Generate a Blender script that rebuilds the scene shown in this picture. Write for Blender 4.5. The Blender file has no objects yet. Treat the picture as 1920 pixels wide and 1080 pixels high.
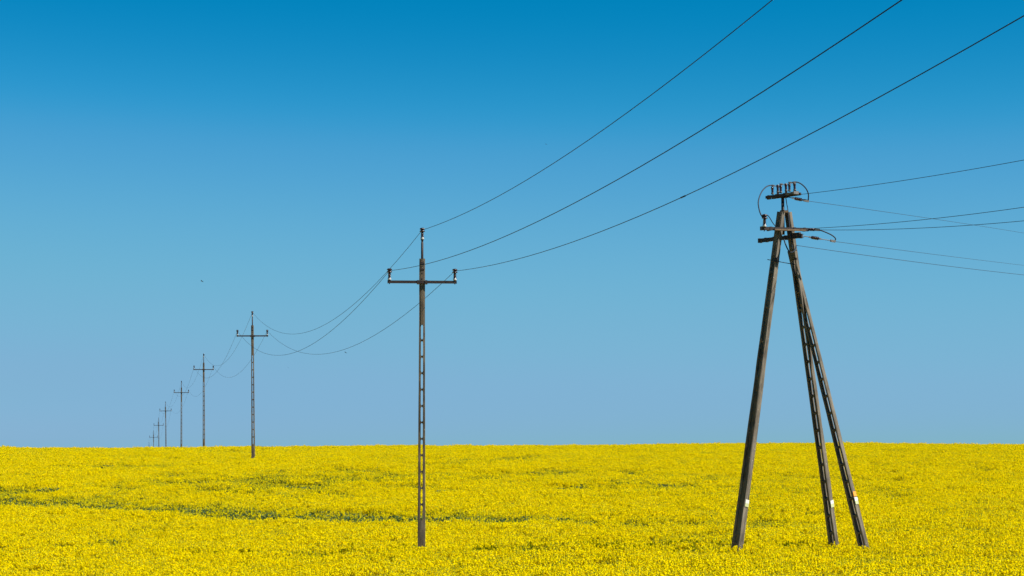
import bpy, bmesh, math, random
import numpy as np
from mathutils import Vector, Matrix

R = math.radians
S = bpy.context.scene
COL = S.collection
random.seed(7)
RNG = np.random.default_rng(11)

# ------------------------------------------------------------------ camera
F = 4000.0            # focal length in photograph pixels (1920 wide)
EYE = 4.48            # eye height above the foot of the nearest row pole
HY = 820.0            # eye level row in the photograph
cam = bpy.data.cameras.new('camera')
cam_ob = bpy.data.objects.new('camera', cam)
COL.objects.link(cam_ob)
cam_ob.location = (0, 0, EYE)
cam_ob.rotation_euler = (R(90), 0, 0)
cam.sensor_width = 36.0
cam.lens = F / 1920 * 36
cam.shift_y = (HY - 540) / 1920
cam.clip_start = 0.5
cam.clip_end = 12000
S.camera = cam_ob

# ------------------------------------------------------------------ sky and sun
SUN_AZ, SUN_EL = 107.0, 47.0       # degrees, clockwise from +Y (the viewing direction)
w = bpy.data.worlds.new('World')
S.world = w
w.use_nodes = True
nt = w.node_tree
bg = nt.nodes['Background']
sky = nt.nodes.new('ShaderNodeTexSky')
sky.sky_type = 'NISHITA'
sky.sun_disc = False
sky.sun_elevation = R(SUN_EL)
sky.sun_rotation = R(SUN_AZ)
sky.altitude = 3000
sky.air_density = 1.0
sky.dust_density = 2.3
sky.ozone_density = 6.0
# the photograph's deep azure grade of the clear sky (one grade for the whole dome)
down = nt.nodes.new('ShaderNodeVectorMath'); down.operation = 'SCALE'; down.inputs['Scale'].default_value = 0.1
crv = nt.nodes.new('ShaderNodeRGBCurve')
up = nt.nodes.new('ShaderNodeVectorMath'); up.operation = 'SCALE'; up.inputs['Scale'].default_value = 10.0
def curve(c, pts):
    cv = crv.mapping.curves[c]
    cv.points[0].location = pts[0]
    cv.points[1].location = pts[-1]
    for p in pts[1:-1]:
        cv.points.new(*p)
curve(0, [(0, 0), (.12, .0), (.146, .018), (.175, .072), (.252, .152), (.37, .205), (.50, .24), (1, .8)])
curve(1, [(0, 0), (.232, .225), (.318, .350), (.418, .436), (.50, .452), (.60, .448), (1, .9)])
curve(2, [(0, 0), (.445, .485), (.50, .56), (.555, .63), (.62, .655), (.70, .66), (1, 1)])
crv.mapping.update()
nt.links.new(sky.outputs[0], down.inputs[0])
nt.links.new(down.outputs[0], crv.inputs['Color'])
nt.links.new(crv.outputs[0], up.inputs[0])
nt.links.new(up.outputs[0], bg.inputs['Color'])
bg.inputs['Strength'].default_value = 0.0584

sun = bpy.data.lights.new('sun', 'SUN')
sun.energy = 5.0
sun.angle = R(0.53)
sun.color = (1.0, 0.965, 0.89)
sun_ob = bpy.data.objects.new('sun', sun)
COL.objects.link(sun_ob)
sd = Vector((math.sin(R(SUN_AZ)) * math.cos(R(SUN_EL)), math.cos(R(SUN_AZ)) * math.cos(R(SUN_EL)), math.sin(R(SUN_EL))))
sun_ob.rotation_euler = sd.to_track_quat('Z', 'Y').to_euler()
sun_ob.location = sd * 100

S.view_settings.view_transform = 'Standard'
S.view_settings.look = 'None'
S.view_settings.exposure = 0.78
S.view_settings.gamma = 1.0
S.cycles.max_bounces = 8
S.cycles.diffuse_bounces = 6
S.cycles.transmission_bounces = 4
S.cycles.use_denoising = True
S.cycles.denoiser = 'OPENIMAGEDENOISE'
S.cycles.denoising_prefilter = 'ACCURATE'
S.cycles.sample_clamp_indirect = 2.0

def at(px, py, D):
    """a point seen at (px, py) of the photograph that stands D metres away"""
    return Vector(((px - 960) * D / F, D, EYE + (HY - py) * D / F))

# ------------------------------------------------------------------ materials
def new_mat(name):
    m = bpy.data.materials.new(name)
    m.use_nodes = True
    n = m.node_tree
    return m, n, n.nodes['Principled BSDF']

def ramp(n, stops):
    r = n.nodes.new('ShaderNodeValToRGB')
    e = r.color_ramp.elements
    e[0].position, e[0].color = stops[0][0], (*stops[0][1], 1)
    e[1].position, e[1].color = stops[-1][0], (*stops[-1][1], 1)
    for p, c in stops[1:-1]:
        x = e.new(p); x.color = (*c, 1)
    return r

def noise(n, scale, detail=6, rough=.6, coord=None, vec=None):
    t = n.nodes.new('ShaderNodeTexNoise')
    t.inputs['Scale'].default_value = scale
    t.inputs['Detail'].default_value = detail
    t.inputs['Roughness'].default_value = rough
    if vec is not None:
        n.links.new(vec, t.inputs['Vector'])
    return t

def mix(n, a, b, fac, mode='MIX'):
    x = n.nodes.new('ShaderNodeMix'); x.data_type = 'RGBA'; x.blend_type = mode
    if isinstance(fac, (int, float)): x.inputs[0].default_value = fac
    else: n.links.new(fac, x.inputs[0])
    for i, v in ((6, a), (7, b)):
        if isinstance(v, tuple): x.inputs[i].default_value = (*v, 1)
        else: n.links.new(v, x.inputs[i])
    return x.outputs[2]

def concrete_mat(name, dark, mid, light, fleck):
    m, n, p = new_mat(name)
    tc = n.nodes.new('ShaderNodeTexCoord')
    v = tc.outputs['Object']
    mp = n.nodes.new('ShaderNodeMapping'); mp.inputs['Scale'].default_value = (1, 1, .25)
    n.links.new(v, mp.inputs['Vector'])
    a = noise(n, 7, 8, .65, vec=mp.outputs[0])
    r1 = ramp(n, [(.32, dark), (.5, mid), (.68, light)])
    n.links.new(a.outputs[0], r1.inputs[0])
    b = noise(n, 60, 4, .7, vec=v)                      # aggregate
    r2 = ramp(n, [(.30, (.80, .80, .80)), (.70, (1.15, 1.12, 1.08))])
    n.links.new(b.outputs[0], r2.inputs[0])
    c = mix(n, r1.outputs[0], r2.outputs[0], 1.0, 'MULTIPLY')
    f = noise(n, 16, 3, .6, vec=v)                      # pale chips and lichen
    r3 = ramp(n, [(.70, (0, 0, 0)), (.735, (1, 1, 1))])
    n.links.new(f.outputs[0], r3.inputs[0])
    c = mix(n, c, fleck, r3.outputs[0])
    n.links.new(c, p.inputs['Base Color'])
    p.inputs['Roughness'].default_value = .92
    p.inputs['Specular IOR Level'].default_value = .15
    bp = n.nodes.new('ShaderNodeBump'); bp.inputs['Strength'].default_value = .3; bp.inputs['Distance'].default_value = .005
    n.links.new(b.outputs[0], bp.inputs['Height'])
    n.links.new(bp.outputs[0], p.inputs['Normal'])
    return m

def metal_mat(name, a, b, rough, metallic, scale=25):
    m, n, p = new_mat(name)
    tc = n.nodes.new('ShaderNodeTexCoord')
    t = noise(n, scale, 6, .7, vec=tc.outputs['Object'])
    r = ramp(n, [(.35, a), (.65, b)])
    n.links.new(t.outputs[0], r.inputs[0])
    n.links.new(r.outputs[0], p.inputs['Base Color'])
    p.inputs['Roughness'].default_value = rough
    p.inputs['Metallic'].default_value = metallic
    return m

M = {}
M['concrete'] = concrete_mat('weathered_concrete', (.052, .040, .028), (.115, .092, .065), (.19, .155, .11), (.52, .47, .38))
M['concrete_grey'] = concrete_mat('grey_weathered_concrete', (.058, .049, .038), (.130, .111, .086), (.205, .178, .138), (.6, .56, .48))
M['steel'] = metal_mat('dark_painted_steel', (.016, .010, .010), (.036, .020, .017), .7, .0)
M['rust_and_lit_tan'] = metal_mat('rusty_and_sunlit_steel', (.10, .06, .03), (.24, .15, .075), .8, .0, 14)  # rusty steel; its tan also paints the sunlit arm edge
M['zinc'] = metal_mat('galvanised_metal', (.09, .085, .08), (.17, .165, .155), .7, .1)
M['wire'] = metal_mat('aluminium_conductor', (.010, .019, .036), (.016, .028, .050), .8, .0)
m, n, p = new_mat('brown_porcelain')
t = noise(n, 30, 3, .5)
r = ramp(n, [(.3, (.022, .010, .012)), (.7, (.050, .020, .022))])
n.links.new(t.outputs[0], r.inputs[0]); n.links.new(r.outputs[0], p.inputs['Base Color'])
p.inputs['Roughness'].default_value = .22
M['porcelain'] = m
m, n, p = new_mat('glint_white_collar')  # sun glint on the glazed base, painted as a pale collar
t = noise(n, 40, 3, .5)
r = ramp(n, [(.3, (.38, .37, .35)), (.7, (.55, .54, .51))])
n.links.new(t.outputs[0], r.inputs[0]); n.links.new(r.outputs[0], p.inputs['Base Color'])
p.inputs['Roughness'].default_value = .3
M['glint_white'] = m
for nm, c in (('plate_white', (.62, .62, .57)), ('plate_pale', (.46, .48, .26)), ('plate_orange', (.85, .30, .03))):
    m, n, p = new_mat(nm)
    t = noise(n, 25, 4, .6)
    r = ramp(n, [(.3, tuple(x * .82 for x in c)), (.6, c)])
    n.links.new(t.outputs[0], r.inputs[0]); n.links.new(r.outputs[0], p.inputs['Base Color'])
    p.inputs['Roughness'].default_value = .5
    M[nm] = m

def leaf_mat(name, stops, trans, attr='tone'):
    """thin plant tissue: diffuse with light coming through"""
    m = bpy.data.materials.new(name); m.use_nodes = True
    n = m.node_tree; n.nodes.clear()
    out = n.nodes.new('ShaderNodeOutputMaterial')
    a = n.nodes.new('ShaderNodeAttribute'); a.attribute_name = attr
    r = ramp(n, stops)
    n.links.new(a.outputs['Fac'], r.inputs[0])
    d = n.nodes.new('ShaderNodeBsdfDiffuse'); tr = n.nodes.new('ShaderNodeBsdfTranslucent')
    mx = n.nodes.new('ShaderNodeMixShader'); mx.inputs[0].default_value = trans
    n.links.new(r.outputs[0], d.inputs[0]); n.links.new(r.outputs[0], tr.inputs[0])
    n.links.new(d.outputs[0], mx.inputs[1]); n.links.new(tr.outputs[0], mx.inputs[2])
    n.links.new(mx.outputs[0], out.inputs['Surface'])
    return m
M['petal'] = leaf_mat('rapeseed_petal', [(0, (.84, .71, .002)), (.5, (.905, .762, .002)), (1, (.925, .772, .002))], .48)
M['stalk'] = leaf_mat('rapeseed_stalk', [(0, (.09, .14, .02)), (1, (.20, .24, .03))], .2)
M['leaf'] = leaf_mat('rapeseed_leaf', [(0, (.048, .095, .042)), (1, (.10, .15, .068))], .25)
M['bud_leaf'] = leaf_mat('rapeseed_bud_leaf', [(0, (.085, .105, .014)), (1, (.17, .18, .022))], .3)
M['tree_leaf'] = leaf_mat('tree_leaf', [(0, (.03, .06, .02)), (1, (.07, .11, .035))], .25)
m, n, p = new_mat('bark')
t = noise(n, 12, 5, .6)
r = ramp(n, [(.3, (.05, .035, .022)), (.7, (.12, .09, .06))])
n.links.new(t.outputs[0], r.inputs[0]); n.links.new(r.outputs[0], p.inputs['Base Color'])
p.inputs['Roughness'].default_value = .9
M['bark'] = m
m, n, p = new_mat('field_soil')
tc = n.nodes.new('ShaderNodeTexCoord')
t = noise(n, .9, 8, .7, vec=tc.outputs['Object'])
r = ramp(n, [(.35, (.06, .045, .025)), (.5, (.06, .075, .025)), (.62, (.09, .11, .03)), (.75, (.16, .15, .03))])
n.links.new(t.outputs[0], r.inputs[0]); n.links.new(r.outputs[0], p.inputs['Base Color'])
p.inputs['Roughness'].default_value = .95
p.inputs['Specular IOR Level'].default_value = .1
M['soil'] = m
m, n, p = new_mat('bird_plumage')
t = noise(n, 30, 3, .5)
r = ramp(n, [(.3, (.012, .012, .015)), (.7, (.03, .028, .03))])
n.links.new(t.outputs[0], r.inputs[0]); n.links.new(r.outputs[0], p.inputs['Base Color'])
M['bird'] = m

# ------------------------------------------------------------------ mesh helpers
def link(name, me, mat=None, parent=None, smooth=False):
    if mat is not None and not me.materials:
        for x in (mat if isinstance(mat, (list, tuple)) else [mat]):
            me.materials.append(M[x])
    if smooth:
        me.polygons.foreach_set('use_smooth', [True] * len(me.polygons))
    o = bpy.data.objects.new(name, me)
    COL.objects.link(o)
    if parent is not None: o.parent = parent
    return o

def empty(name, loc=(0, 0, 0)):
    o = bpy.data.objects.new(name, None)
    COL.objects.link(o); o.location = loc; o.empty_display_size = .3
    return o

def tag(o, label, cat, group=None):
    o['label'] = label; o['category'] = cat
    if group: o['group'] = group
    return o

class MB:
    def __init__(s): s.v = []; s.f = []; s.m = []
    def add(s, vs, fs, mi=0):
        b = len(s.v)
        s.v += [tuple(x) for x in vs]
        s.f += [tuple(b + i for i in f) for f in fs]
        s.m += [mi] * len(fs)
        return s
    def box(s, x0, x1, y0, y1, z0, z1, mat=None, mi=0):
        vs = [Vector((x, y, z)) for z in (z0, z1) for x, y in ((x0, y0), (x1, y0), (x1, y1), (x0, y1))]
        if mat is not None: vs = [mat @ v for v in vs]
        return s.add(vs, [(3, 2, 1, 0), (4, 5, 6, 7), (0, 1, 5, 4), (1, 2, 6, 5), (2, 3, 7, 6), (3, 0, 4, 7)], mi)
    def lathe(s, prof, seg=14, mat=None, mi=0):
        vs = []; n_ = len(prof)
        for r_, z in prof:
            for k in range(seg):
                a = 2 * math.pi * k / seg
                vs.append(Vector((r_ * math.cos(a), r_ * math.sin(a), z)))
        if mat is not None: vs = [mat @ v for v in vs]
        fs = []
        for i in range(n_ - 1):
            for k in range(seg):
                k2 = (k + 1) % seg
                fs.append((i * seg + k, i * seg + k2, (i + 1) * seg + k2, (i + 1) * seg + k))
        fs.append(tuple(reversed(range(seg)))); fs.append(tuple((n_ - 1) * seg + k for k in range(seg)))
        return s.add(vs, fs, mi)
    def tube(s, pts, rad, seg=6, mi=0):
        pts = [Vector(p_) for p_ in pts]; vs = []; n_ = len(pts)
        for i, p_ in enumerate(pts):
            t_ = (pts[min(i + 1, n_ - 1)] - pts[max(i - 1, 0)]).normalized()
            u = t_.cross(Vector((0, 0, 1)))
            u = u.normalized() if u.length > 1e-4 else Vector((1, 0, 0))
            q = u.cross(t_)
            rr = rad[i] if isinstance(rad, (list, tuple)) else rad
            for k in range(seg):
                a = 2 * math.pi * k / seg
                vs.append(p_ + (u * math.cos(a) + q * math.sin(a)) * rr)
        fs = [(i * seg + k, i * seg + (k + 1) % seg, (i + 1) * seg + (k + 1) % seg, (i + 1) * seg + k) for i in range(n_ - 1) for k in range(seg)]
        fs.append(tuple(reversed(range(seg)))); fs.append(tuple((n_ - 1) * seg + k for k in range(seg)))
        return s.add(vs, fs, mi)
    def mesh(s, name):
        me = bpy.data.meshes.new(name)
        me.from_pydata(s.v, [], s.f)
        if any(s.m): me.polygons.foreach_set('material_index', s.m)
        me.update()
        bm = bmesh.new(); bm.from_mesh(me); bmesh.ops.recalc_face_normals(bm, faces=bm.faces); bm.to_mesh(me); bm.free()
        return me
    def build(s, name, mat, parent=None, smooth=False):
        return link(name, s.mesh(name), mat, parent, smooth)

def frame(origin, zdir, xhint):
    z = Vector(zdir).normalized(); x = Vector(xhint); x = (x - z * x.dot(z)).normalized(); y = z.cross(x)
    return Matrix(((x.x, y.x, z.x, origin[0]), (x.y, y.y, z.y, origin[1]), (x.z, y.z, z.z, origin[2]), (0, 0, 0, 1)))

def spline(pts, n_=8):
    pts = [Vector(p_) for p_ in pts]; out = []
    P_ = [pts[0] * 2 - pts[1]] + pts + [pts[-1] * 2 - pts[-2]]
    for i in range(1, len(P_) - 2):
        a, b, c, d = P_[i - 1:i + 3]
        for k in range(n_):
            t_ = k / n_
            out.append(.5 * ((2 * b) + (c - a) * t_ + (2 * a - 5 * b + 4 * c - d) * t_ ** 2 + (3 * b - a - 3 * c + d) * t_ ** 3))
    out.append(pts[-1])
    return out

# ------------------------------------------------------------------ terrain
PD = [-200, -60, -12, 0, 12, 25, 40, 50, 62.5, 95, 137.5, 175, 213.75, 288.75, 365.6, 440.6, 512.5, 587.5, 662.5, 760, 1000, 4200]
PZ = [6.0, 5.0, 3.9, 2.9, 2.3, 1.3, .25, -.02, .05, .87, 2.0, 2.28, 2.25, 1.5, 0., -2.06, -4.6, -7.5, -10.7, -15, -22, -75]
PD = np.array(PD); PZ = np.array(PZ)
PM = np.gradient(PZ, PD)
def ground(x, y):
    x = np.asarray(x, float); y = np.clip(np.asarray(y, float), PD[0], PD[-1] - 1e-6)
    i = np.clip(np.searchsorted(PD, y, side='right') - 1, 0, len(PD) - 2)
    h = PD[i + 1] - PD[i]; t_ = (y - PD[i]) / h
    z = ((2 * t_**3 - 3 * t_**2 + 1) * PZ[i] + (t_**3 - 2 * t_**2 + t_) * h * PM[i]
         + (-2 * t_**3 + 3 * t_**2) * PZ[i + 1] + (t_**3 - t_**2) * h * PM[i + 1])
    k = 1 / (1 + np.exp((y - 95) / 14))
    z = z + k * .060 * 9 * np.tanh((x + 2.7) / 9)
    z = z + (1 - k) * .0032 * 60 * np.tanh((x + 2.7) / 60) * np.exp(-np.maximum(np.abs(x) - 60, 0) / 200)
    z = z + (.10 * np.sin(x * .055 + y * .031) + .06 * np.sin(x * .13 - y * .045 + 1.3)) * np.clip((y - 66) / 30, 0, 1) * np.clip((900 - y) / 300, 0, 1)
    return z

xs = np.unique(np.concatenate([np.linspace(-160, 160, 81), np.linspace(-3000, -160, 18), np.linspace(160, 3000, 18)]))
ys = np.unique(np.concatenate([np.linspace(-200, 0, 21), np.linspace(0, 320, 129), np.linspace(320, 800, 49), np.linspace(800, 4200, 25)]))
gx, gy = np.meshgrid(xs, ys)
gz = ground(gx, gy)
nx, ny = len(xs), len(ys)
me = bpy.data.meshes.new('ground')
idx = np.arange(nx * ny).reshape(ny, nx)
quads = np.stack([idx[:-1, :-1], idx[:-1, 1:], idx[1:, 1:], idx[1:, :-1]], -1).reshape(-1, 4)
me.from_pydata(np.stack([gx, gy, gz], -1).reshape(-1, 3).tolist(), [], quads.tolist())
g_ob = link('ground', me, 'soil', smooth=True)
g_ob['kind'] = 'structure'
def gz1(x, y): return float(ground(x, y))

# ------------------------------------------------------------------ rapeseed crop (one uncountable mass)
def plant_clump(name, n_stem, h_mean, h_sd, flower, n_leaf, seed, leaf_top=.8, size=.72):
    r_ = np.random.default_rng(seed)
    V, Q, MI, TN = [], [], [], []
    def quad(c, u, v, mi, tn):
        b = len(V)
        V.extend([c - u - v, c + u - v, c + u + v, c - u + v])
        Q.append((b, b + 1, b + 2, b + 3)); MI.append(mi); TN.append(tn)
    def rdir(bias=0.0):
        d = r_.normal(size=3); d[2] += bias
        return d / np.linalg.norm(d)
    def raceme(top, rad, length, npet, tone):
        for _ in range(npet):
            s_ = r_.random() ** .8
            ang = r_.random() * 6.283
            rr = rad * (1 - .55 * s_) * (.5 + .5 * r_.random())
            c = top + np.array([rr * math.cos(ang), rr * math.sin(ang), -length * (1 - s_)])
            nrm = rdir(.9) + np.array([math.cos(ang), math.sin(ang), 0]) * .7
            nrm /= np.linalg.norm(nrm)
            u = np.cross(nrm, rdir()); u /= np.linalg.norm(u) + 1e-9
            v = np.cross(nrm, u)
            a = r_.uniform(.010, .017)
            quad(c, u * a, v * a, 0, float(np.clip(tone + r_.normal() * .2, 0, 1)))
        quad(top + np.array([0, 0, .012]), np.array([.006, 0, 0]), np.array([0, .003, .01]), 1, .8)
    def stem(a, b, w0, w1):
        d = b - a
        u = np.cross(d, rdir()); u /= np.linalg.norm(u) + 1e-9
        k = len(V)
        V.extend([a - u * w0, a + u * w0, b + u * w1, b - u * w1])
        Q.append((k, k + 1, k + 2, k + 3)); MI.append(1); TN.append(float(r_.random()))
    for _ in range(n_stem):
        x, y = r_.uniform(-size / 2, size / 2, 2)
        h = r_.normal(h_mean, h_sd)
        base = np.array([x, y, 0.]); top = np.array([x + r_.normal() * .06, y + r_.normal() * .06, h])
        stem(base, top, .007, .003)
        tone = r_.uniform(.25, .9)
        blooming = r_.random() < flower
        if blooming:
            raceme(top, r_.uniform(.024, .038), r_.uniform(.06, .11), 15, tone)
        for _k in range(3):
            t0 = r_.uniform(.55, .85)
            a = base + (top - base) * t0
            b = a + np.array([r_.normal() * .09, r_.normal() * .09, (h - h * t0) * r_.uniform(.55, .98)])
            stem(a, b, .004, .002)
            if blooming or r_.random() < flower * .7:
                raceme(b, r_.uniform(.020, .034), r_.uniform(.05, .08), 9, tone)
    for _ in range(n_leaf):
        c = np.array([*r_.uniform(-size / 2, size / 2, 2), r_.uniform(.25 if leaf_top < .9 else .55, leaf_top) * h_mean])
        u = rdir(.2); u[2] *= .5; L_ = r_.uniform(.06, .13)
        v = np.cross(u, rdir(1.0)); v /= np.linalg.norm(v) + 1e-9
        tn = float(r_.random())
        k = len(V)
        tip = c + u * L_ + np.array([0, 0, -.03])
        V.extend([c - u * L_ * .2, c + v * L_ * .34, tip, c - v * L_ * .34])
        Q.append((k, k + 1, k + 2, k + 3)); MI.append(3 if .9 < leaf_top < 1 else 2); TN.append(tn)
    me_ = bpy.data.meshes.new(name)
    me_.from_pydata([tuple(v) for v in V], [], Q)
    for k in ('petal', 'stalk', 'leaf', 'bud_leaf'): me_.materials.append(M[k])
    me_.polygons.foreach_set('material_index', MI)
    at_ = me_.attributes.new('tone', 'FLOAT', 'FACE'); at_.data.foreach_set('value', TN)
    me_.update()
    return bpy.data.objects.new(name, me_)

plants = bpy.data.collections.new('rapeseed_plants')       # kept out of the scene, used by the crop only
specs = [('clump_00', 44, 1.17, .06, 1.0, 46, .8), ('clump_01', 46, 1.19, .07, 1.0, 40, .8), ('clump_02', 42, 1.15, .06, .97, 48, .8),
         ('clump_03', 44, 1.20, .08, .98, 44, .8), ('clump_04', 45, 1.16, .05, 1.0, 44, .8),
         ('clump_05', 38, 1.16, .07, .50, 130, .97), ('clump_06', 36, 1.14, .08, .30, 150, .98),
         ('clump_07', 34, 1.12, .07, .20, 210, 1.0), ('clump_08', 32, 1.06, .08, .10, 230, 1.0)]
for i, (nm, ns, hm, hs, fl, nl, lt) in enumerate(specs):
    plants.objects.link(plant_clump(nm, ns, hm, hs, fl, nl, 100 + i, lt))

def vnoise(x, y, sc, seed):
    """smooth lattice noise, 0..1"""
    tab = np.random.default_rng(seed).random((256, 256))
    u, v = x / sc, y / sc
    i, j = np.floor(u).astype(int), np.floor(v).astype(int)
    fu, fv = u - i, v - j
    fu, fv = fu * fu * (3 - 2 * fu), fv * fv * (3 - 2 * fv)
    g = lambda a, b: tab[a % 256, b % 256]
    return (g(i, j) * (1 - fu) + g(i + 1, j) * fu) * (1 - fv) + (g(i, j + 1) * (1 - fu) + g(i + 1, j + 1) * fu) * fv

PX, PY = [], []
y = 36.0
while y < 300:
    st = .56 if y < 150 else (.62 if y < 240 else .9)
    half = .25 * y + 12
    xr = np.arange(-half, half, st)
    PX.append(xr + RNG.uniform(-.3, .3, len(xr)) * st * 1.3); PY.append(y + RNG.uniform(-.3, .3, len(xr)) * st * 1.3)
    y += st
PX = np.concatenate(PX); PY = np.concatenate(PY)
nP = len(PX)
n1 = vnoise(PX, PY * .8, 4.6, 1) * .55 + vnoise(PX, PY, 2.0, 2) * .45
n2 = vnoise(PX, PY, 24, 4)
# wheel tracks of the sprayer run across the field; the crop stands thin and late there
track = np.interp(PX, [-60, -21.5, -17.8, -12, -8.4, -5.7, -3.9, .24, 2.9, 5.6, 9.3, 11.7, 30], [125, 90.8, 87.6, 84.0, 81.5, 79.4, 77.6, 74.0, 71.2, 68.3, 64.6, 61.2, 40]) + .4 * np.sin(PX * .4 + 1)
dist = PY - track
tw = np.where(dist > 0, 3.6, 1.2) * (.6 + .8 * vnoise(PX, PY, 6, 5))
brk = np.clip(vnoise(PX, PY * .3, 4.5, 6) * 1.7 + .12 + .5 * np.exp(-((PX + 7) / 4) ** 2), 0, 1) * (.25 + .75 / (1 + np.exp((PX - 5) / 2.5)))
in_track = np.clip(1.4 - np.abs(dist) / tw, 0, 1) * brk
patch = np.clip((n1 - .57 + .14 * (n2 - .5) + .06 * np.exp(-((PY - 100) / 18) ** 2)) * 7, 0, 1)
patch *= .8 + .8 * np.exp(-((PY - 104) / 22) ** 2)
patch *= np.where(PX > .06 * PY, .6, 1.0)
var = RNG.integers(0, 5, nP)
olive = vnoise(PX * .55, PY, 6.5, 12) * .6 + vnoise(PX, PY, 2.6, 13) * .4
zone = np.exp(-((PY - 100) / 24) ** 2) * np.where(PX > .06 * PY, .45, 1.0) + .55 * np.exp(-((PY - 68) / 6) ** 2) * (PX > -2) + .25
streak = np.clip((olive - .43) * 2.6, 0, 1) * np.clip(zone, 0, 1.1)
sp = RNG.random(nP) < .05 + .85 * np.maximum(patch, in_track) + .85 * streak
var = np.where(sp, RNG.integers(5, 7, nP), var)
lf = RNG.random(nP) < np.maximum(np.clip(in_track * 1.05 - .15, 0, .85), .04 * patch)
var = np.where(lf, RNG.integers(7, 9, nP), var)
scl = RNG.normal(1.0, .03, nP) * (1 - .10 * patch * (1 - lf)) * (1 - .03 * in_track) * (1 + .10 * (vnoise(PX, PY, 5, 21) - .5) + .07 * (vnoise(PX, PY, 1.8, 22) - .5)) * (1 - .19 * np.exp(-((PX - 8.9) ** 2 + (PY - 57.3) ** 2) / 2.6)) * (1 + .05 * (vnoise(PX, PY, 6, 8) - .5))
far = (PY > 185) & (PY < 245)
scl = np.where(far, scl + np.abs(RNG.normal(0, .045, nP)), scl)
# taller tufts left unsprayed around the feet of the poles
ft = [(at(790, 1030, 62.5).x, 62.5), (at(1383, 1021, 56.5).x, 56.5), (at(1564, 1023, 58.2).x, 58.2), (at(1618, 1019, 57.1).x, 57.1), (at(476, 859, 137.5).x, 137.5)]
ex = []
for (fx, fy) in ft:
    for k in range(9):
        a_ = RNG.random() * 6.283; r_ = RNG.uniform(.34, .75)
        ex.append((fx + r_ * math.cos(a_), fy + r_ * math.sin(a_), RNG.uniform(.92, 1.03) * (.84 if fx > 8 else 1), RNG.choice([0, 1, 3, 5, 6])))
ex = np.array(ex)
PX = np.concatenate([PX, ex[:, 0]]); PY = np.concatenate([PY, ex[:, 1]]); scl = np.concatenate([scl, ex[:, 2]]); var = np.concatenate([var, ex[:, 3].astype(int)])
nP = len(PX)
me = bpy.data.meshes.new('rapeseed_crop')
me.vertices.add(nP)
me.vertices.foreach_set('co', np.stack([PX, PY, ground(PX, PY)], -1).astype(np.float32).ravel())
for nm, ty, dt in (('variant', 'INT', var.astype(np.int32)), ('turn', 'FLOAT', (RNG.random(nP) * 6.283).astype(np.float32)), ('size', 'FLOAT', scl.astype(np.float32))):
    a = me.attributes.new(nm, ty, 'POINT'); a.data.foreach_set('value', dt)
me.update()
crop = link('rapeseed_crop', me)
crop['kind'] = 'stuff'; crop['label'] = 'field of yellow flowering rapeseed with green gaps'; crop['category'] = 'crop'
ng = bpy.data.node_groups.new('crop_scatter', 'GeometryNodeTree')
ng.interface.new_socket('Geometry', in_out='INPUT', socket_type='NodeSocketGeometry')
ng.interface.new_socket('Geometry', in_out='OUTPUT', socket_type='NodeSocketGeometry')
gi = ng.nodes.new('NodeGroupInput'); go = ng.nodes.new('NodeGroupOutput')
iop = ng.nodes.new('GeometryNodeInstanceOnPoints')
ci = ng.nodes.new('GeometryNodeCollectionInfo'); ci.inputs['Collection'].default_value = plants
ci.inputs['Separate Children'].default_value = True; ci.inputs['Reset Children'].default_value = True
def named(nm, ty):
    x = ng.nodes.new('GeometryNodeInputNamedAttribute'); x.data_type = ty; x.inputs['Name'].default_value = nm
    return x.outputs['Attribute']
cx = ng.nodes.new('ShaderNodeCombineXYZ'); ng.links.new(named('turn', 'FLOAT'), cx.inputs['Z'])
er = ng.nodes.new('FunctionNodeEulerToRotation'); ng.links.new(cx.outputs[0], er.inputs[0])
ng.links.new(gi.outputs[0], iop.inputs['Points'])
ng.links.new(ci.outputs[0], iop.inputs['Instance'])
iop.inputs['Pick Instance'].default_value = True
ng.links.new(named('variant', 'INT'), iop.inputs['Instance Index'])
ng.links.new(er.outputs[0], iop.inputs['Rotation'])
ng.links.new(named('size', 'FLOAT'), iop.inputs['Scale'])
ng.links.new(iop.outputs[0], go.inputs[0])
md = crop.modifiers.new('scatter', 'NODES'); md.node_group = ng

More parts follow.
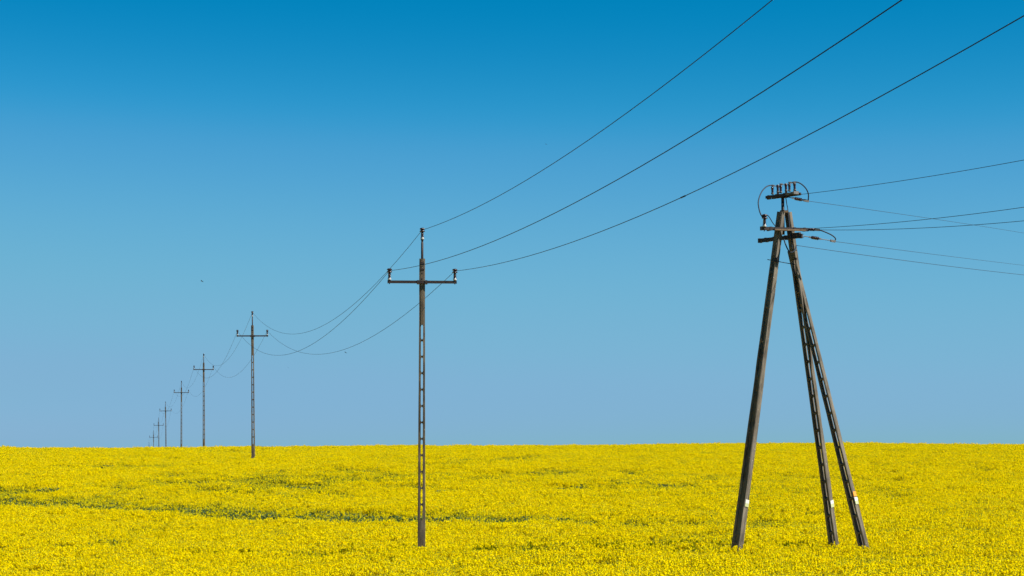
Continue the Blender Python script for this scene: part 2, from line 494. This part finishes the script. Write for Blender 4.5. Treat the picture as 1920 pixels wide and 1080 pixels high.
# ------------------------------------------------------------------ concrete ladder shafts
def shaft_mesh(name, H, z_lo, wb, wt, db, dt, holes, hw, through=True):
    """cast concrete shaft: two flanges joined by a recessed web with long openings"""
    b = MB(); rr = random.Random(len(name) + int(H * 100))
    W = lambda z: wb + (wt - wb) * z / H
    Dp = lambda z: db + (dt - db) * z / H
    zs_ = [z_lo] + [z_lo + (H - z_lo) * k / 14 for k in range(1, 14)] + [H]
    for sgn in (-1, 1):
        vs = []
        for z in zs_:
            j = lambda: rr.uniform(-.006, .006)
            c = .012
            xo, xi, yd = W(z) / 2, hw, Dp(z) / 2
            ring = [(xi, -yd), (xo - c, -yd), (xo, -yd + c), (xo, yd - c), (xo - c, yd), (xi, yd)]
            for (x, y_) in ring:
                vs.append((sgn * (x + (j() if x > xi else 0)), y_ + j(), z))
        k6 = 6
        fs = [(i * k6 + k, i * k6 + (k + 1) % k6, (i + 1) * k6 + (k + 1) % k6, (i + 1) * k6 + k) for i in range(len(zs_) - 1) for k in range(k6)]
        fs += [tuple(range(k6)), tuple((len(zs_) - 1) * k6 + k for k in range(k6))]
        b.add(vs, fs)
    # web pieces between the openings
    solids = []; z = z_lo
    for (a, c) in holes:
        solids.append((z, a, z > z_lo, True)); z = c
    solids.append((z, H - .004, bool(holes), False))
    e = hw + .004; arc = .055
    for (a, c, lo_arc, hi_arc) in solids:
        pts = []
        lo = [(-e, a - arc), (-hw * .75, a - arc * .35), (-hw * .35, a), (hw * .35, a), (hw * .75, a - arc * .35), (e, a - arc)] if lo_arc else [(-e, a), (e, a)]
        hi = [(e, c + arc), (hw * .75, c + arc * .35), (hw * .35, c), (-hw * .35, c), (-hw * .75, c + arc * .35), (-e, c + arc)] if hi_arc else [(e, c), (-e, c)]
        pts = lo + hi
        k = len(pts)
        zm = (a + c) / 2
        vs = []
        for s_ in (-1, 1):
            for (x, z_) in pts: vs.append((x, s_ * (Dp(max(z_, 0)) / 2 - (.016 if c - a < .6 else -.0075)), z_))
        fs = [tuple(range(k)), tuple(k + q for q in range(k))] + [(q, (q + 1) % k, k + (q + 1) % k, k + q) for q in range(k)]
        b.add(vs, fs)
    if not through:
        for (a, c) in holes:
            yy = Dp(a) / 2 - .04
            b.box(-e, e, -yy, yy, a - .05, c + .05)
    return b.mesh(name)

def insulator_mesh(h=.33, r0=.05, head=.078):
    k = h / .33
    prof = [(.012, -.035), (.03, -.03), (.045 * r0 / .05, .0), (r0, .012), (r0 * .96, .05)]
    z = .06
    for _ in range(4):
        prof += [(.030, z), (r0 * .96, z + .012), (r0 * .9, z + .02), (.031, z + .03)]
        z += .034
    prof += [(.036, .205), (head, .212), (head * 1.02, .232), (head * .8, .246), (.044, .252), (.044, .268), (head * .85, .274), (head * .98, .288), (head * .95, .306), (head * .55, .326), (.008, .33)]
    b = MB(); b.lathe([(r_, z * k) for r_, z in prof], 16)
    return b.mesh('insulator')
INS = insulator_mesh()
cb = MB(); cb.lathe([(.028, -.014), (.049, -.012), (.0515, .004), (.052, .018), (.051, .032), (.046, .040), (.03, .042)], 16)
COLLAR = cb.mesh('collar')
nb = MB(); nb.lathe([(.012, -.13), (.014, -.125), (.014, -.085), (.026, -.08), (.026, -.05), (.012, -.048)], 8)
NUT = nb.mesh('pin_nut')
bb = MB(); bb.lathe([(.020, 0), (.022, .006), (.021, .018), (.013, .022)], 6, Matrix.Rotation(R(90), 4, 'X'))
BOLT = bb.mesh('bolt_head')

def add_insulator(parent, loc, tilt=None, nut=True):
    o = link('insulator', INS, 'porcelain', parent, True)
    o.location = loc
    if tilt: o.rotation_euler = tilt
    c = link('collar', COLLAR, 'glint_white', o, True)
    if nut:
        link('pin_nut', NUT, 'steel', o, True)
    return o

# ------------------------------------------------------------------ row of single poles
H = 9.73
ARM_Z, ARM_X = 9.04, .955
HOLES = [(7.80 - .481 * (k + 1) + .045, 7.80 - .481 * k) for k in range(12)][::-1]
def make_row_pole():
    root = empty('utility_pole')
    link('shaft', shaft_mesh('shaft', H, -1.6, .232, .158, .27, .19, HOLES, .031), 'concrete', root)
    b = MB(); b.lathe([(.036, 9.35), (.036, 10.20), (.030, 10.205), (.030, 10.265), (.042, 10.27), (.042, 10.295), (.02, 10.30)], 12)
    pipe = b.build('top_pipe', 'steel', root, True)
    for z in (9.40, 9.57):
        b = MB(); b.box(-.07, .07, -.115, -.100, z, z + .04); b.build('clamp', 'steel', pipe)
    b = MB()
    y0 = -.165
    b.box(-1.0, 1.0, y0, y0 + .008, ARM_Z - .04, ARM_Z + .04)                # angle iron
    b.box(-1.0, 1.0, y0 + .008, y0 + .06, ARM_Z + .034, ARM_Z + .040)
    b.box(-1.0, 1.0, y0 + .008, y0 + .06, ARM_Z - .040, ARM_Z - .034)
    b.box(-1.012, -1.0, y0 - .004, y0 + .064, ARM_Z - .044, ARM_Z + .044); b.box(1.0, 1.012, y0 - .004, y0 + .064, ARM_Z - .044, ARM_Z + .044)
    arm = b.build('crossarm', 'steel', root)
    for x in (-.155, .09):
        b = MB(); b.box(x, x + .065, y0 - .010, .125, ARM_Z - .052, ARM_Z + .052); b.build('clamp', 'steel', arm)
    for x, z in ((0, 10.31), (-ARM_X, ARM_Z + .065), (ARM_X, ARM_Z + .065)):
        add_insulator(root, (x, 0 if x == 0 else y0 + .03, z), nut=x != 0)
    for z in (9.62, 9.50, 9.30, 9.14):
        o = link('bolt', BOLT, 'steel', root); o.location = (0.004, -.092, z)
    return root

def copy_tree(o, parent=None):
    c = o.copy(); COL.objects.link(c); c.parent = parent
    for ch in list(o.children): copy_tree(ch, c)
    return c

#        px of pole,  depth factor, top y in photograph, lean
ROW = [(790, 1.00, 427), (475, 2.20, 583.5), (382.3, 3.42, 663), (340, 4.62, 714), (311.5, 5.85, 753), (298, 7.05, 783), (288, 8.2, 807.5), (279.5, 9.4, 829.5), (273, 10.6, 837.5)]
LAB = ['tall weathered concrete pole with ladder openings, nearest of the row, left of the tripod pole',
       'second pole of the receding row, its foot still showing in the yellow field',
       'third pole of the receding row, just cut off by the crest of the field',
       'fourth pole of the receding row, slim against the pale sky',
       'fifth pole of the receding row, tilted slightly left near the horizon',
       'sixth pole of the receding row, short and thin above the crest',
       'seventh pole of the receding row, only its upper half above the crest',
       'eighth pole of the receding row, only its tip and arm above the crest',
       'farthest pole of the row, barely a dot on the crest at far left']
D1 = 62.5
proto = make_row_pole()
row_at = []
for i, (px, d, ty) in enumerate(ROW):
    D = D1 * d
    o = proto if i == 0 else copy_tree(proto)
    X = (px - 960) * D / F
    ztop = EYE + (HY - ty) * D / F
    z0 = ztop - 10.64
    o.location = (X, D, z0)
    o.rotation_euler = (0, R([.15, -.35, -.1, .1, -.6, -.3, 0, 0, 0][i]), R([2.5, 4, 5, 5, 6, 6, 6, 6, 6][i]))
    tag(o, LAB[i], 'utility pole', 'utility poles receding across the field')
    row_at.append(o)
bpy.context.view_layer.update()

# three conductors strung along the row, over the viewer's right shoulder and on to the last pole
def parab(a, b, sag, n_):
    return [a.lerp(b, k / n_) - Vector((0, 0, 4 * sag * (k / n_) * (1 - k / n_))) for k in range(n_)]
ATT = {'top': (0, -.0, 10.31 + .262), 'left': (-ARM_X, -.135, ARM_Z + .065 + .262), 'right': (ARM_X, -.135, ARM_Z + .065 + .262)}
FIRST = {'top': (4.49, 2.08), 'left': (2.79, 1.914), 'right': (3.34, 1.98)}     # rise of the pole behind the viewer, sag of that span
SAG = {'top': 2.15, 'left': 2.0, 'right': 1.95}
WLAB = {'top': 'topmost bare conductor wire running along the row of single poles',
        'left': 'bare conductor wire on the left crossarm ends of the single poles',
        'right': 'bare conductor wire on the right crossarm ends of the single poles'}
for key, a in ATT.items():
    pts_ = [o.matrix_world @ Vector(a) for o in row_at]
    step = (row_at[0].location - row_at[1].location); step.z = 0
    p0 = pts_[0] + step; p0.z = pts_[0].z + FIRST[key][0]
    line = parab(p0, pts_[0], FIRST[key][1], 48)
    for i in range(len(pts_) - 1):
        line += parab(pts_[i], pts_[i + 1], SAG[key] * (1 if i < 2 else .9), 28)
    line.append(pts_[-1])
    b = MB(); b.tube(line, .0070, 6)
    cw = tag(b.build('conductor_wire', 'wire', None, True), WLAB[key], 'wire', 'conductors along the pole row')
    if key == 'right':                                                   # splice in the near span
        i = min(range(len(line)), key=lambda q: abs(960 + line[q].x / line[q].y * F - 1282) if line[q].y > 5 else 1e9)
        d_ = (line[i + 1] - line[i]).normalized()
        b = MB(); b.tube([line[i] - d_ * .16, line[i] + d_ * .16], .013, 6); b.build('splice_sleeve', 'wire', cw, True)

# ------------------------------------------------------------------ tripod pole with line switch
DT = 57.4
T = empty('tripod_utility_pole', (at(1470, 1020, DT).x, DT, gz1(at(1470, 1020, DT).x, DT)))
tag(T, 'three legged concrete pole with switch gear on top, at right in the field', 'utility pole')
bpy.context.view_layer.update()
TI = T.matrix_world.inverted()
LEGH = None
def leg(bv, tp, xh, wb, wt, db, dt, through, name):
    axis = (tp - bv).normalized()
    foot = bv - axis * 2.4
    L_ = (tp - foot).length
    hs = []
    zz = L_ - (1.25 if through else 1.2)
    while zz - .49 > .3:
        hs.append((zz - .49 + .05, zz)); zz -= .472
    me_ = shaft_mesh(name, L_, 0, wb, wt, db, dt, hs[::-1], .050 if through else .045, through)
    o = link('leg', me_, 'concrete_grey', T)
    o.matrix_local = TI @ frame(foot, axis, xh)
    W = lambda z: wb + (wt - wb) * z / L_
    return o, L_, W
XH = Vector((.82, -.57, 0))
legs = []
legs.append(leg(at(1383, 1021, 56.5), at(1464.5, 398, 57.22), XH, .25, .165, .27, .17, False, 'leg_shaft_a'))
legs.append(leg(at(1564, 1023, 58.2), at(1477.6, 398, 57.46), XH, .24, .165, .215, .15, True, 'leg_shaft_b'))
legs.append(leg(at(1618, 1019, 57.1), at(1483, 470, 57.80), XH, .245, .16, .215, .155, True, 'leg_shaft_c'))
# number plates on the sunny faces
def plate(lg, py_from_foot, h_, w_, mats, name, off=.012):
    o, L_, W = lg
    b = MB()
    x = W(py_from_foot) / 2 + off
    if len(mats) == 2:
        b.box(x - .003, x, -w_ / 2, w_ / 2, py_from_foot, py_from_foot + h_ / 2, mi=0)
        b.box(x - .003, x + .001, -w_ / 2, w_ / 2, py_from_foot + h_ / 2 - .002, py_from_foot + h_, mi=1)
    else:
        b.box(x - .003, x, -w_ / 2, w_ / 2, py_from_foot, py_from_foot + h_)
    return b.build(name, mats, o)
plate(legs[0], 2.4 + 1.02, .19, .19, ['plate_pale', 'plate_white'], 'number_plate')
plate(legs[1], 2.4 + 1.06, .19, .18, ['plate_pale', 'plate_white'], 'number_plate')
plate(legs[2], 2.4 + 1.06, .19, .18, ['plate_pale', 'plate_white'], 'number_plate')
plate(legs[2], 2.4 + 1.275, .13, .17, ['plate_orange'], 'warning_plate')['label'] = 'small orange warning plate'

def part(mb, name, mat, parent=T, smooth=False):
    """meshes below are written in world coordinates; shift them into their parent's frame"""
    bpy.context.view_layer.update()
    inv = parent.matrix_world.inverted()
    mb.v = [tuple(inv @ Vector(v)) for v in mb.v]
    return mb.build(name, mat, parent, smooth)

# central post between the leg heads
pt = at(1467.5, 369, 57.42); pb = at(1468.5, 440, 57.42)
b = MB(); b.tube([pb, pt], .042, 12); post = part(b, 'post', 'steel', smooth=True)
b = MB(); b.box(-.10, .10, -.05, .05, -.03, .03, frame(at(1470, 396.5, 57.30), (0, 0, 1), (1, .1, 0))); part(b, 'head_plate', 'rust_and_lit_tan', post)

# switch frame
fl, fr = at(1442, 370.5, 57.9), at(1495.5, 363, 56.95)
ax = (fr - fl); fL = ax.length; ax.normalize()
fm = frame(fl, (0, 0, 1), ax)
b = MB()
for oy in (-.13, .09):
    b.box(0, fL, oy, oy + .04, -.035, .035, fm)
for k in range(4):
    x = .10 + (fL - .2) * k / 3
    b.box(x - .03, x + .03, -.125, .125, .033, .048, fm)
b.box(fL * .5 - .10, fL * .5 + .10, -.10, .10, -.06, -.034, fm)
b.box(-.06, .06, -.03, .03, -.05, -.02, fm)
sf = part(b, 'switch_frame', 'steel')
b = MB()                                                        # galvanised end bracket, bright in the sun
b.box(fL - .30, fL, -.16, -.134, -.02, .035, fm); b.box(fL, fL + .03, -.16, .02, -.02, .06, fm)
part(b, 'end_bracket', 'zinc', sf)
SW = insulator_mesh(.20, .034, .038)
def switch_ins(p_, lean):
    bpy.context.view_layer.update()
    o = link('switch_insulator', SW, 'porcelain', T, True)
    o.matrix_local = TI @ (Matrix.Translation(p_) @ Matrix.Rotation(lean, 4, 'Y'))
    c = link('collar', COLLAR.copy(), None, o, True); c.data.materials.clear(); c.data.materials.append(M['zinc']); c.scale = (.78, .78, .6)
    return p_ + Vector((0, 0, .20))
row1 = [(1448.5, 363.5, 57.82), (1464.0, 361, 57.47), (1480.3, 358, 57.12)]
row2 = [(1458.6, 360, 57.86), (1474.0, 357.6, 57.51), (1490.2, 356.4, 57.16)]
for (a, c) in zip(row1, row2):
    ta = switch_ins(at(*a), -.03); tb = switch_ins(at(*c), -.06)
    b = MB(); q = (tb - ta); m_ = frame(ta, (0, 0, 1), q)
    b.box(-.03, q.length + .03, -.012, .012, .002, .024, m_); b.box(-.03, .05, -.02, .02, .024, .045, m_); b.box(q.length - .05, q.length + .02, -.02, .02, .024, .05, m_)
    part(b, 'contact_blade', 'zinc', sf)
    b = MB(); b.box(-.03, .03, -.035, .035, -.09, -.012, Matrix.Translation(at(*c))); part(b, 'pedestal', 'steel', sf)
# upper crossarm, in front of both legs
ua, ub = at(1428.5, 428, 56.86), at(1516, 430, 57.22)
m_ = frame(ua, (0, 0, 1), ub - ua); uL = (ub - ua).length
b = MB(); b.box(0, uL, -.036, -.026, -.045, .040, m_); b.box(0, uL, -.026, .05, .030, .040, m_); b.box(0, uL, -.026, .05, -.045, -.035, m_)
for x in (.0, .25, .93, uL - .12): b.box(x - .03, x + .03, -.044, .06, -.052, .048, m_)
up_arm = part(b, 'upper_crossarm', 'steel')
b = MB(); b.box(.36, uL - .10, -.050, -.0365, -.046, -.006, m_); part(b, 'sunlit_lower_edge', 'rust_and_lit_tan', up_arm)  # sunlight along the arm's lower edge, put in as a tan strip
for x in (.33, .78):
    b = MB(); b.box(x - .02, x + .02, -.045, .42, -.03, -.005, m_); part(b, 'clamp', 'steel', up_arm)
# lower crossarm, slanting through between the legs
la, lb = at(1424, 451, 58.25), at(1505, 441.5, 56.80)
m_ = frame(la, (0, 0, 1), lb - la); lL = (lb - la).length
b = MB(); b.box(0, lL, -.040, -.030, -.055, .045, m_); b.box(0, lL, -.030, .05, .035, .045, m_); b.box(0, lL, -.030, .05, -.055, -.045, m_)
for x in (.02, .28, .62, lL * .62, lL - .10): b.box(x - .035, x + .035, -.046, .06, -.065, .055, m_)
low_arm = part(b, 'lower_crossarm', 'steel')
b = MB(); b.box(lL - .42, lL - .12, -.02, .05, .0452, .095, m_); part(b, 'mounting_block', 'steel', low_arm)

# pin insulator on the left end of the upper arm
pi_ = at(1433.2, 424.6, 56.84)
o = link('insulator', INS, 'porcelain', T, True); o.matrix_local = TI @ (Matrix.Translation(pi_) @ Matrix.Rotation(.03, 4, 'Y'))
link('collar', COLLAR, 'glint_white', o, True); link('pin_nut', NUT, 'steel', o, True)
ti = pi_ + Vector((0, 0, .27))

# strain insulators
def strain(p_, q, name='strain_insulator'):
    """horizontal rod insulator from p_ to q with fittings"""
    d = q - p_; L_ = d.length; m_ = frame(p_, d, (0, 0, 1))
    b = MB(); s0 = .30 * L_; bl = min(.24, .42 * L_)
    prof = [(.02, s0), (.030, s0 + .005)]
    k = 6
    for i in range(k):
        z = s0 + .012 + (bl - .024) * i / k
        prof += [(.026, z), (.046, z + .010), (.046, z + .016), (.026, z + .028)]
    prof += [(.02, s0 + bl)]
    b.lathe(prof, 14, m_)
    o = part(b, name, 'porcelain', smooth=True)
    b = MB(); b.tube([p_, p_ + d * .30], .012, 6); b.box(-.02, .02, -.012, .012, s0 - .07, s0 - .005, m_); part(b, 'fitting', 'zinc', o)
    b = MB(); b.tube([p_ + d * ((s0 + bl) / L_), q], .011, 6); b.box(-.022, .022, -.014, .014, s0 + bl + .006, s0 + bl + .06, m_)
    b.box(-.03, .03, -.02, .02, L_ - .13, L_ + .02, m_)
    part(b, 'fitting', 'zinc', o)
    return q
s1 = strain(at(1479, 369.8, 57.3), at(1515, 377, 57.5))
s2 = strain(at(1502, 441.8, 56.95), at(1565, 452.5, 57.3))
s3 = strain(at(1508, 429.6, 57.2), at(1536, 431, 57.15))
def cable(pts_, rad, name='jumper_cable'):
    b = MB(); b.tube(spline(pts_, 7), rad, 7); return part(b, name, 'wire', smooth=True)
c0 = at(1448.5, 347, 57.82)
cable([c0, at(1438, 349.5, 57.6), at(1428, 360, 57.3), at(1422, 377, 57.0), at(1423.5, 393, 56.9), at(1428.5, 405.5, 56.84), ti], .017)
cable([at(1483, 343, 57.2), at(1490.2, 341.0, 57.16), at(1500, 343.5, 57.2), at(1510, 352, 57.3), at(1515.5, 363, 57.4), at(1515.5, 376, 57.5)], .017)
cable([at(1536, 431, 57.15), at(1546, 434.5, 57.2), at(1559, 440.5, 57.25), at(1566.5, 447, 57.3), at(1565.5, 452, 57.3)], .017)
cable([ti, at(1438.5, 403.5, 56.85), at(1443, 408, 56.9), at(1449, 418, 57.0), at(1454, 424, 57.05)], .012)
cable([at(1473.5, 371, 57.4), at(1475.5, 384, 57.45), at(1478, 398, 57.3), at(1481, 430, 57.15), at(1484, 452, 57.1), at(1486, 468, 57.1)], .012)
cable([at(1470, 449, 57.1), at(1474, 461, 57.05), at(1480, 472, 57.0), at(1486, 473, 57.0), at(1491, 468, 57.05), at(1493, 461, 57.2)], .018)
b = MB(); b.tube([at(1439, 486.6, 57.35), at(1490, 496, 57.6)], .011, 6); part(b, 'tie_rod', 'wire')
b = MB(); b.box(-.06, .03, -.05, .05, -.06, .06, frame(at(1457.5, 487.5, 57.02), (0.1, 0, 1), XH)); part(b, 'cable_clip', 'steel')
b = MB(); b.box(-.03, .02, -.03, .03, -.035, .035, frame(at(1492.5, 485.5, 57.36), (0, 0, 1), XH)); part(b, 'cable_clip', 'steel')

# wires leaving to the right: three towards the viewer's side, three away over the crest
def side_wire(pix, DA, DM, label, rad):
    a = at(*pix[0], DA); e = at(*pix[2], DM)
    k = (pix[1][0] - 960) / F
    tm = (k * a.y - a.x) / ((e.x - a.x) - k * (e.y - a.y))
    Dm = a.y + (e.y - a.y) * tm
    zm = EYE + (HY - pix[1][1]) * Dm / F
    q = np.polyfit([0, tm, 1], [a.z, zm, e.z], 2)
    pts_ = []
    for i in range(45):
        t_ = 1.7 * i / 44
        pts_.append(Vector((a.x + (e.x - a.x) * t_, a.y + (e.y - a.y) * t_, float(np.polyval(q, t_)))))
    b = MB(); b.tube(pts_, rad, 6)
    tag(b.build('conductor_wire', 'wire', None, True), label, 'wire', 'wires leaving the tripod pole')
side_wire([(1493, 365.5), (1700, 337.5), (1920, 300)], 57.1, 48, 'uppermost wire rising to the right from the tripod pole switch', .0070)
side_wire([(1527, 428), (1740, 411), (1920, 388.5)], 57.2, 49, 'wire rising to the right from the upper arm of the tripod pole', .0070)
side_wire([(1534, 431), (1740, 427), (1920, 414)], 57.2, 50, 'nearly level wire running right from the tripod pole upper arm', .0070)
side_wire([(1515.5, 377), (1720, 406), (1920, 437)], 57.5, 100, 'faint thin wire sloping down right from below the tripod pole switch', .0062)
side_wire([(1565, 452.7), (1740, 475.5), (1920, 497.5)], 57.3, 100, 'faint thin wire sloping down right from the lower arm cable loop', .0062)
side_wire([(1493, 460), (1700, 489), (1920, 515.5)], 57.25, 74, 'lowest wire sloping down to the right behind the tripod pole', .0070)

# ------------------------------------------------------------------ bushes peeking over the crest
def bush(px, py, D, wid, label, seed):
    rr = np.random.default_rng(seed)
    X = (px - 960) * D / F; top = EYE + (HY - py) * D / F; g = gz1(X, D); h_ = top - g
    root = empty('bush', (X, D, g))
    b = MB()
    b.tube([(0, 0, -.2), (.03, 0, h_ * .4), (0, .05, h_ * .85)], [.07, .05, .02], 7)
    for k in range(6):
        a = k * 1.05; b.tube([(0, 0, h_ * (.25 + .06 * k)), (math.cos(a) * wid * .3, math.sin(a) * wid * .3, h_ * (.55 + .06 * k))], [.035, .01], 5)
    b.build('trunk', 'bark', root)
    V, Q, TN = [], [], []
    lobes = [(rr.normal(0, wid * .22), rr.normal(0, wid * .2), h_ * rr.uniform(.45, .8), wid * rr.uniform(.18, .3)) for _ in range(9)] + [(0, 0, h_ * .84, wid * .2)]
    for _ in range(1500):
        lx, ly, lz, lr = lobes[rr.integers(len(lobes))]
        d = rr.normal(size=3); d /= np.linalg.norm(d)
        c = np.array([lx, ly, lz]) + d * lr * rr.uniform(.5, 1.0) * np.array([1, 1, .75])
        c[2] = min(c[2], h_)
        u_ = rr.normal(size=3); u_ /= np.linalg.norm(u_); v_ = np.cross(u_, rr.normal(size=3)); v_ /= np.linalg.norm(v_)
        k = len(V); s_ = rr.uniform(.04, .09)
        V.extend([c - u_ * s_, c + v_ * s_ * .6, c + u_ * s_, c - v_ * s_ * .6]); Q.append((k, k + 1, k + 2, k + 3)); TN.append(float(rr.random()))
    me_ = bpy.data.meshes.new('crown'); me_.from_pydata([tuple(v) for v in V], [], Q)
    a = me_.attributes.new('tone', 'FLOAT', 'FACE'); a.data.foreach_set('value', TN)
    link('crown', me_, 'tree_leaf', root)
    tag(root, label, 'bush', 'bushes beyond the crest')
bush(1131, 835.6, 420, 2.2, 'dark bush top on the crest, between the single pole and the tripod', 1)
bush(1145, 836.0, 425, 2.4, 'low bush top just right of the dark one on the crest', 4)
bush(1463, 834.6, 410, 2.0, 'bush top on the crest between the tripod legs', 2)
bush(1391, 834.6, 415, 1.6, 'bush top on the crest touching the left tripod leg', 3)

# ------------------------------------------------------------------ birds
def bird(px, py, D, span, yaw, bank, label):
    root = empty('bird', at(px, py, D)); root.rotation_euler = (0, bank, yaw)
    s_ = span
    b = MB()
    n_ = 8; prof = [(0.002, -.30), (.03, -.24), (.05, -.12), (.055, .0), (.045, .12), (.036, .18), (.038, .22), (.022, .27), (.002, .31)]
    b.lathe([(r_ * s_, z * s_) for r_, z in prof], 10, Matrix.Rotation(R(-90), 4, 'X'))
    b.add([(x * s_, y_ * s_, z * s_) for x, y_, z in [(-.02, -.26, 0), (.02, -.26, 0), (.07, -.44, .004), (0, -.38, .0), (-.07, -.44, .004), (-.02, -.26, .012), (.02, -.26, .012), (.07, -.44, .012), (0, -.38, .012), (-.07, -.44, .012)]],
          [(0, 1, 2, 3, 4), (9, 8, 7, 6, 5), (0, 5, 6, 1), (1, 6, 7, 2), (2, 7, 8, 3), (3, 8, 9, 4), (4, 9, 5, 0)])
    b.build('body', 'bird', root, True)
    for sg in (-1, 1):
        b = MB(); vs = []
        for (x, yf, yb, z, th) in [(.03, .12, -.08, .02, .02), (.2, .16, -.06, .07, .014), (.36, .10, -.07, .08, .009), (.5, -.02, -.10, .05, .004)]:
            vs += [(sg * x * s_, yf * s_, z * s_), (sg * x * s_, yb * s_, z * s_), (sg * x * s_, yb * s_, (z + th) * s_), (sg * x * s_, yf * s_, (z + th) * s_)]
        fs = [(i * 4 + k, i * 4 + (k + 1) % 4, (i + 1) * 4 + (k + 1) % 4, (i + 1) * 4 + k) for i in range(3) for k in range(4)] + [(0, 1, 2, 3), (12, 13, 14, 15)]
        b.add(vs, fs); b.build('wing', 'bird', root)
    tag(root, label, 'bird', 'birds in the sky')
bird(378.5, 527.3, 230, .46, 1.1, .5, 'tiny dark bird high above the second and third poles')
bird(648, 661, 240, .40, .9, .5, 'tiny bird just below the wires left of the nearest single pole')
bird(1024, 270.5, 330, .42, .4, .3, 'faint tiny bird between the sky-crossing wires and the nearest single pole')
bird(540.5, 689.5, 340, .36, .3, .3, 'faint tiny bird to the right of the second pole')
